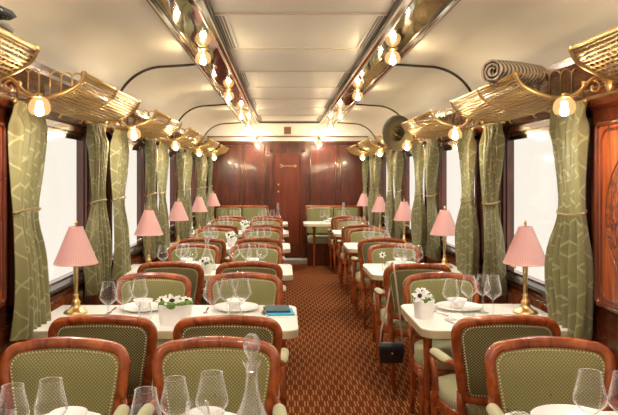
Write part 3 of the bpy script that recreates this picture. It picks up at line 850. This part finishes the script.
def flower(mb_p, mb_b, c, r, nrm, seed):
    rnd = random.Random(seed); nrm = Vector(nrm).normalized(); a = nrm.orthogonal().normalized(); b_ = nrm.cross(a); c = Vector(c)
    for ringi, (rr_, lift, cnt) in enumerate(((1.0,.10,6),(.75,.30,5))):
        for q in range(cnt):
            th = 2*PI*q/cnt + ringi*.5 + rnd.uniform(-.15,.15); d = a*cos(th)+b_*sin(th); s_ = nrm.cross(d)
            P = []
            for u in range(5):
                t = u/4; w = (.16+.5*sin(PI*min(1,t*.9+.08)))*r*rr_*.75; p0 = c + d*(r*rr_*t) + nrm*(r*lift*(t*t)+.002)
                P.append([p0 - s_*w*.5 + nrm*.12*w, p0, p0 + s_*w*.5 + nrm*.12*w])
            mb_p.grid(P)
    mb_b.ball(tuple(c + nrm*r*.22), r*.28, 8, 6)
def planter_proto(spec):
    root = empty('flower_pot')
    m = MB(); 
    rws = []
    for (r, z) in ((.85,0),(.87,.004),(1.0,.095),(1.02,.100),(.96,.100),(.93,.085)):
        rws.append([(.056*r*cos(2*PI*q/40), .050*r*sin(2*PI*q/40), z) for q in range(40)])
    m.grid(rws, closed_u=True, smooth=True); m.add([(x,y,0) for x,y,z in rws[0]], [tuple(range(40))]); m.build('pot', M['pot'], root)
    m = MB()
    for i in range(16):
        a = i*2.4; r = .046*math.sqrt(i/16); m.ball((r*cos(a), r*.9*sin(a), .098+random.uniform(0,.010)), .018, 7, 5)
    m.build('moss', M['moss'], root)
    fl, bl = MB(), MB()
    for i, (c_, r, nn) in enumerate(spec): flower(fl, bl, c_, r, nn, i)
    f_ = fl.build('anemone', M['petal'], root); bl.build('flower_centre', M['black'], f_)
    return root
def leafy(root_):
    m = MB()
    for i in range(14):
        a = i*2.3; d = Vector((cos(a), sin(a), .5)); s_ = Vector((-sin(a), cos(a), 0)); c = Vector((.02*cos(a), .02*sin(a), .09)); P = []
        for u in range(5):
            t = u/4; w = .012*sin(PI*min(1, t*.95+.05)); p0 = c + d*.042*t; P.append([p0-s_*w, p0+Vector((0,0,.002)), p0+s_*w])
        m.grid(P)
    m.build('leaves', M['leaf'], root_)
pp = planter_proto([((-.030,-.028,.122),.044,(-.35,-.9,.45)),((.006,-.034,.108),.036,(.1,-1,.3)),((-.004,.010,.132),.040,(0,-.5,1)),((.034,.020,.116),.030,(.6,-.2,.8))]); leafy(pp); PP = Kind(pp)
pp = planter_proto([((-.036,-.010,.120),.026,(-.5,-.7,.8)),((-.004,-.030,.122),.033,(-.05,-1,.45)),((.036,-.006,.116),.025,(.5,-.6,.8))]); leafy(pp); PO = Kind(pp)
def bud_vase():
    root = empty('bud_vase')
    m = MB(); m.lathe([(.0005,0),(.022,0),(.026,.02),(.024,.045),(.016,.06),(.018,.068),(.014,.068)], (0,0,0), 18); m.build('vase', M['glass'], root)
    m = MB(); m.tube([(0,0,.01),(-.005,0,.07),(-.02,-.01,.115)], .0018, 5); m.build('flower_stem', M['leaf'], root)
    fl, bl = MB(), MB(); flower(fl, bl, (-.022,-.014,.120), .030, (-.3,-.9,.4), 3); f_ = fl.build('anemone', M['petal'], root); bl.build('flower_centre', M['black'], f_)
    return root

def where(k, nm): return '%s %s table' % (tbl[k], nm)
def glass(x, y, lab, s_=None): WG.put((x, y, TZ), 0, lab, 'wine glass', 'wine glasses on the tables', s_)
def tumb(x, y, lab, s_=None): TB.put((x, y, TZ), 0, lab, 'tumbler', 'tumblers on the tables', s_)
# nearest tables
glass(-.600,1.68,'large wine glass before the window seat of the nearest left table, fully in view', 0.98)
glass(-.690,1.66,'large wine glass at the left border of the picture on the nearest left table', 0.94)
tumb(-.745,1.74,'short tumbler cut by the left border on the nearest left table', 1.0)
glass(-.345,1.63,'leftmost wine glass of the aisle place on the nearest left table', 0.94)
glass(-.285,1.72,'middle wine glass of the aisle place on the nearest left table', 0.94)
tumb(-.236,1.79,'short tumbler between two wine glasses on the nearest left table', 1.1)
glass(-.188,1.72,'large wine glass beside the decanter on the nearest left table', 1.01)
DC.put((-.083,1.72,TZ), 0, 'large glass decanter with faceted stopper at the aisle end of the nearest left table', 'decanter')
glass(.822,1.74,'large wine glass on the nearest right table, fully in view', 1.0)
glass(.905,1.72,'wine glass at the right border of the picture on the nearest right table', 1.0)
PL.put((-.63,1.85,TZ), 0, 'white plate at the window seat of the nearest left table', 'plate', 'white plates')
PL.put((-.22,1.85,TZ), 0, 'white plate at the aisle seat of the nearest left table', 'plate', 'white plates')
PL.put((.86,1.905,TZ), 0, 'white plate on the nearest right table behind the wine glass', 'plate', 'white plates')
for (x, k_) in ((.70,KN),(.725,KN),(.75,FK)):
    lab = {0:'knife lying outermost by the corner of the nearest right table', 1:'inner knife by the corner of the nearest right table', 2:'fork beside the plate of the nearest right table'}[round((x-.70)/.025)]
    k_.put((x+.02,1.93,TZ), PI+.15, lab, 'cutlery', 'cutlery on the tables')
BO.put((-.615,1.86,TZ+.006), 0, 'white bowl on the window side plate of the nearest left table', 'bowl', 'white bowls')
BO.put((-.22,1.86,TZ+.006), 0, 'white bowl on the aisle side plate of the nearest left table', 'bowl', 'white bowls')
# second tables: left
for (x, y, l) in ((-.865,3.22,'leftmost wine glass at the window place of the second left table'),(-.795,3.24,'second wine glass from the window on the second left table'),(-.735,3.33,'tallest of three wine glasses at the window place of the second left table'),
                  (-.357,3.26,'leftmost wine glass at the aisle place of the second left table, beside the flower pot'),(-.285,3.31,'middle wine glass at the aisle place of the second left table'),(-.205,3.33,'right wine glass at the aisle place of the second left table')): glass(x, y, l, 1.0)
tumb(-.690,3.25,'short tumbler right of the wine glasses at the window place of the second left table')
tumb(-.240,3.25,'short tumbler among the wine glasses at the aisle place of the second left table')
PO.put((-.535,3.22,TZ), 0, 'white pot of white anemones on the second left table', 'flower pot', 'anemone pots', (1.55,1.2,1.02))
PL.put((-.77,3.58,TZ), 0, 'white plate at the window place of the second left table', 'plate', 'white plates')
PL.put((-.26,3.58,TZ), 0, 'white plate at the aisle place of the second left table', 'plate', 'white plates')
BO.put((-.77,3.58,TZ+.006), 0, 'white bowl on the window side plate of the second left table', 'bowl', 'white bowls')
BO.put((-.26,3.58,TZ+.006), 0, 'white bowl on the aisle side plate of the second left table', 'bowl', 'white bowls')
for (x, kk, l) in ((-.93,FK,'fork left of the window side plate on the second left table'),(-.61,KN,'knife between window side plate and pot on the second left table'),(-.415,FK,'fork left of the aisle side plate on the second left table'),(-.105,KN,'knife right of the aisle side plate on the second left table')):
    kk.put((x,3.52,TZ), PI, l, 'cutlery', 'cutlery on the tables')
# menus
m = MB(); m.box(-.075,.075,-.10,.10,0,.004); a = m.build('menu_sheet', M['paper']); a.location = (-.010,3.47,TZ); a.rotation_euler = (0,0,.12); tag(a, 'cream sheet lying under the blue booklet on the second left table', 'paper')
m = MB(); m.box(-.07,.07,-.085,.085,0,.008); a = m.build('booklet', M['blue']); a.location = (-.015,3.48,TZ+.0041); a.rotation_euler = (0,0,.08); tag(a, 'bright blue booklet between cream sheet and teal book on left table', 'booklet')
m = MB(); m.box(-.065,.065,-.075,.075,0,.010); a = m.build('booklet', M['teal']); a.location = (-.030,3.515,TZ+.0122); a.rotation_euler = (0,0,.05); tag(a, 'dark teal book on top of the small pile on the second left table', 'book')
# second right
for (x, y, l, s_) in ((.857,3.32,'leftmost wine glass on the second right table, nearest its flower pot',1.0),(.984,3.44,'second wine glass from the left on the second right table',1.0),(1.085,3.36,'large wine glass tilting towards the lamp on the second right table',1.05),(1.075,3.50,'third wine glass on the second right table, behind the large one',.97)): glass(x, y, l, s_)
PP.put((.728,3.36,TZ), .1, 'white pot of white anemones at the aisle corner of the second right table', 'flower pot', 'anemone pots', .98)
PL.put((.975,3.60,TZ), 0, 'white plate behind the glasses on the second right table', 'plate', 'white plates')
BO.put((.965,3.60,TZ+.006), 0, 'white bowl on the plate of the second right table', 'bowl', 'white bowls')
FK.put((.835,3.50,TZ), .3, 'fork beside the flower pot on the second right table', 'cutlery', 'cutlery on the tables')
KN.put((.855,3.20,TZ), .3, 'knife lying on the folded napkin of the second right table', 'cutlery', 'cutlery on the tables')
m = MB(); P = []
for i in range(2): m.box(-.05,.05,-.09,.09,.004*i,.004*i+.0035)
a = m.build('napkin', M['cloth']); a.location = (.92,3.19,TZ); a.rotation_euler = (0,0,.35); tag(a, 'folded white napkin at the front edge of the second right table', 'napkin')
# farther tables
gx = {'left':[-.91,-.80,-.755,-.695,-.37,-.29,-.24,-.16], 'right':[.87,.935,.975,1.03]}
seatname = ['leftmost','second','third','fourth','fifth','sixth','seventh','rightmost']
for k in range(2, 6):
    c = rows[k]
    for nm in ('left','right'):
        xs = gx[nm]
        if k == 5 and nm == 'right': xs = [.60,.70,.90,1.0]
        for i, x in enumerate(xs):
            last = i == len(xs)-1
            glass(x + random.uniform(-.012,.012), c - .26 + .07*((i*2) % 3) + random.uniform(-.01,.01), '%s wine glass from the left on the %s' % (seatname[i] if not last else 'last', where(k, nm)), 1.0)
        if k < 5 or nm == 'right':
            for x in ((-.80,-.25) if nm == 'left' else (.98 if k < 5 else .78,)):
                s_ = '' if nm == 'right' else (' window place of' if x < -.5 else ' aisle place of')
                PL.put((x, c+.20, TZ), 0, 'white plate on%s the %s' % (' the'+s_ if s_ else '', where(k, nm)), 'plate', 'white plates')
                BO.put((x, c+.20, TZ+.006), 0, 'white bowl on the plate at%s the %s' % (' the'+s_ if s_ else '', where(k, nm)), 'bowl', 'white bowls')
DC.put((-.60,rows[2]-.06,TZ), 0, 'glass decanter with stopper on the third left table', 'decanter')
DC.put((-.08,rows[5]-.05,TZ), 0, 'tall stoppered decanter at the aisle end of the last left table', 'decanter')
DC.put((.93+.05,rows[5]+.10,TZ), 0, 'stoppered decanter on the last right table', 'decanter')
DC.put((1.10,rows[3]-.02,TZ), 0, 'glass decanter near the window on the fourth right table', 'decanter')
PP.put((-.575,rows[2]-.29,TZ), 0, 'white pot of white anemones on the third left table before the decanter', 'flower pot', 'anemone pots', .8)
PP.put((-.535,rows[3]-.10,TZ), 0, 'white pot of white anemones on the fourth left table', 'flower pot', 'anemone pots', 1.0)
PP.put((-.50,rows[4]-.05,TZ), 0, 'white pot of white anemones on the fifth left table', 'flower pot', 'anemone pots', 1.0)
bv_ = bud_vase(); bv_.location = (.80,rows[2]-.10,TZ); tag(bv_, 'clear bud vase with one white anemone on the third right table', 'vase')

# ------------------------------------------------------------------ handbag on the third right chair
bag = empty('handbag', (.698, 4.365, 0)); tag(bag, 'small black leather handbag hanging by its strap from a chair corner beside the aisle', 'handbag')
m = MB(); rws = []
for (z, hw, t_) in ((.200,.080,.014),(.205,.085,.020),(.27,.088,.024),(.325,.085,.018),(.335,.080,.010)):
    rws.append([(.02+hw*cs*.92, -.06+t_*sn, z+.02) for cs, sn in [((abs(cos(a))**.35)*(1 if cos(a)>0 else -1), (abs(sin(a))**.7)*(1 if sin(a)>0 else -1)) for a in [2*PI*i/24 for i in range(24)]]])
m.grid(rws, closed_u=True, caps=True); m.build('bag_body', M['leather'], bag)
m = MB(); m.grid([[(.02+x*.92, -.06-y, z+.02) for x in [(-.085+.17*i/10) for i in range(11)]] for (y, z) in ((.004,.338),(.022,.325),(.0265,.29),(.026,.262),(.022,.258))]); m.build('flap', M['leather'], bag)
m = MB(); m.ball((.02,-.09,.288), .006, 8, 6); m.build('clasp', M['oldbrass'], bag)
m = MB()
m.tube([(.095,-.055,.325),(.085,-.05,.45),(.068,-.045,.62),(.052,-.040,.76),(.043,-.035,.83),(.042,-.01,.872),(.040,.03,.872),(.038,.045,.83),(.03,.048,.70),(-.0,.02,.56),(-.04,-.035,.45),(-.058,-.055,.325)], 1, 6, flat=(.004,.012,(1,0,0)))
m.build('strap', M['strap'], bag)

# ------------------------------------------------------------------ things on the racks
# hat hung from the second right rack
hat = empty('hat', (1.13, 6.45, 1.885)); tag(hat, 'olive felt hat with wide brim hanging between two right luggage racks', 'hat')
m = MB(); m.lathe([(.075,.0),(.10,-.004),(.150,-.002),(.162,.010),(.163,.014),(.150,.004),(.10,.002),(.078,.006)], (0,0,0), 40, 'y'); m.build('brim', M['hat'], hat)
m = MB(); m.lathe([(.077,.0),(.080,.03),(.074,.08),(.060,.105),(.03,.112),(.0005,.108)], (0,0,0), 32, 'y'); m.build('crown', M['hat'], hat)
m = MB(); m.lathe([(.0745,-.001),(.0765,.028)], (0,0,0), 32, 'y'); m.build('hat_lining', M['hatband'], hat)
hat.rotation_euler = (0.10, 0.1, -.7); hat.scale = (1.1,)*3
# dotted hat and grey hat on the nearest left rack
for (z, mt, lab, sx_) in ((1.972,'greyfelt','grey felt hat lying on the nearest left luggage rack under a dotted one',.166),(2.040,'dots','black hat with white dots lying on top in the nearest left luggage rack',.172)):
    h = empty('hat', (-1.10 if mt == 'dots' else -1.105, 2.24, z)); tag(h, lab, 'hat')
    m = MB(); m.lathe([(.0005,-.026),(.10,-.026),(sx_-.02,-.018),(sx_,-.004),(sx_-.015,.012),(.12,.022),(.095,.026),(.0005,.028)], (0,0,0), 32); m.build('brim', M[mt], h)
    m = MB(); m.lathe([(.095,.02),(.08,.030),(.05,.034),(.0005,.034)], (0,0,0), 24); m.build('crown', M[mt], h)
    if mt == 'dots': h.rotation_euler = (.1,.16,0)
# rolled blanket
roll = empty('rolled_blanket', (1.20, 3.36, 1.985)); tag(roll, 'rolled brown and cream zigzag knitted blanket lying in the right luggage rack', 'blanket')
m = MB(); A = []; nn = 90
for i in range(nn):
    t = i/(nn-1); a = t*2*PI*2.6 + .6; r = .022 + .062*t
    A.append((r*cos(a), r*sin(a)))
L_ = .17
rows_ = []
inner = [(x*(1-.011/max(.03,math.hypot(x,z_))), z_*(1-.011/max(.03,math.hypot(x,z_)))) for x, z_ in A]
loop = A + inner[::-1]
for q in range(9):
    y = -L_ + 2*L_*q/8; k_ = 1 - .08*abs(q-4)/4
    rows_.append([(x*k_, y, z_*k_*.85) for x, z_ in loop])
m.grid(rows_, closed_u=True)
nl = len(loop)
m.add(rows_[0], [(i, i+1, nl-2-i, nl-1-i) for i in range(nn-1)]); m.add(rows_[-1], [(i, i+1, nl-2-i, nl-1-i) for i in range(nn-1)])
m.build('blanket_roll', M['knit'], roll)
roll.rotation_euler = (0, 0, -1.05)

# ------------------------------------------------------------------ light
w = bpy.data.worlds.new('overcast'); sc.world = w; w.use_nodes = True; nt = w.node_tree
bg = nt.nodes['Background']; bg.inputs[0].default_value = (1.0,.94,.85,1); bg.inputs[1].default_value = .74
for side in (-1, 1):
    X0 = (XL-.12) if side < 0 else (XR+.12)
    for (p, q) in back_wins + wins:
        L = bpy.data.lights.new('window_portal', 'AREA'); L.shape = 'RECTANGLE'; L.size = .90; L.size_y = q-p
        L.cycles.is_portal = True
        o = bpy.data.objects.new('window_portal', L); col.objects.link(o); o.location = (X0, (p+q)/2, 1.28)
        o.rotation_euler = (0, -PI/2 if side < 0 else PI/2, 0)
# ------------------------------------------------------------------ camera
cam = bpy.data.cameras.new('camera'); co = bpy.data.objects.new('camera', cam); col.objects.link(co); sc.camera = co
co.location = (0,0,1.45); co.rotation_euler = (PI/2,0,0)
cam.sensor_width = 36; cam.lens = 650/618*36; cam.shift_x = (309-283)/618; cam.shift_y = -(207.5-177)/618*1.0
cam.clip_start = .05
vs = sc.view_settings; vs.view_transform = 'Standard'; vs.look = 'None'; vs.gamma = 1; vs.exposure = 0.62; vs.use_curve_mapping = False
cy = sc.cycles; cy.use_denoising = True; cy.denoiser = 'OPENIMAGEDENOISE';  cy.use_adaptive_sampling = False; cy.max_bounces = 10; cy.diffuse_bounces = 6; cy.glossy_bounces = 4; cy.transparent_max_bounces = 24; cy.transmission_bounces = 6
cy.sample_clamp_indirect = 8; cy.caustics_reflective = False; cy.caustics_refractive = False
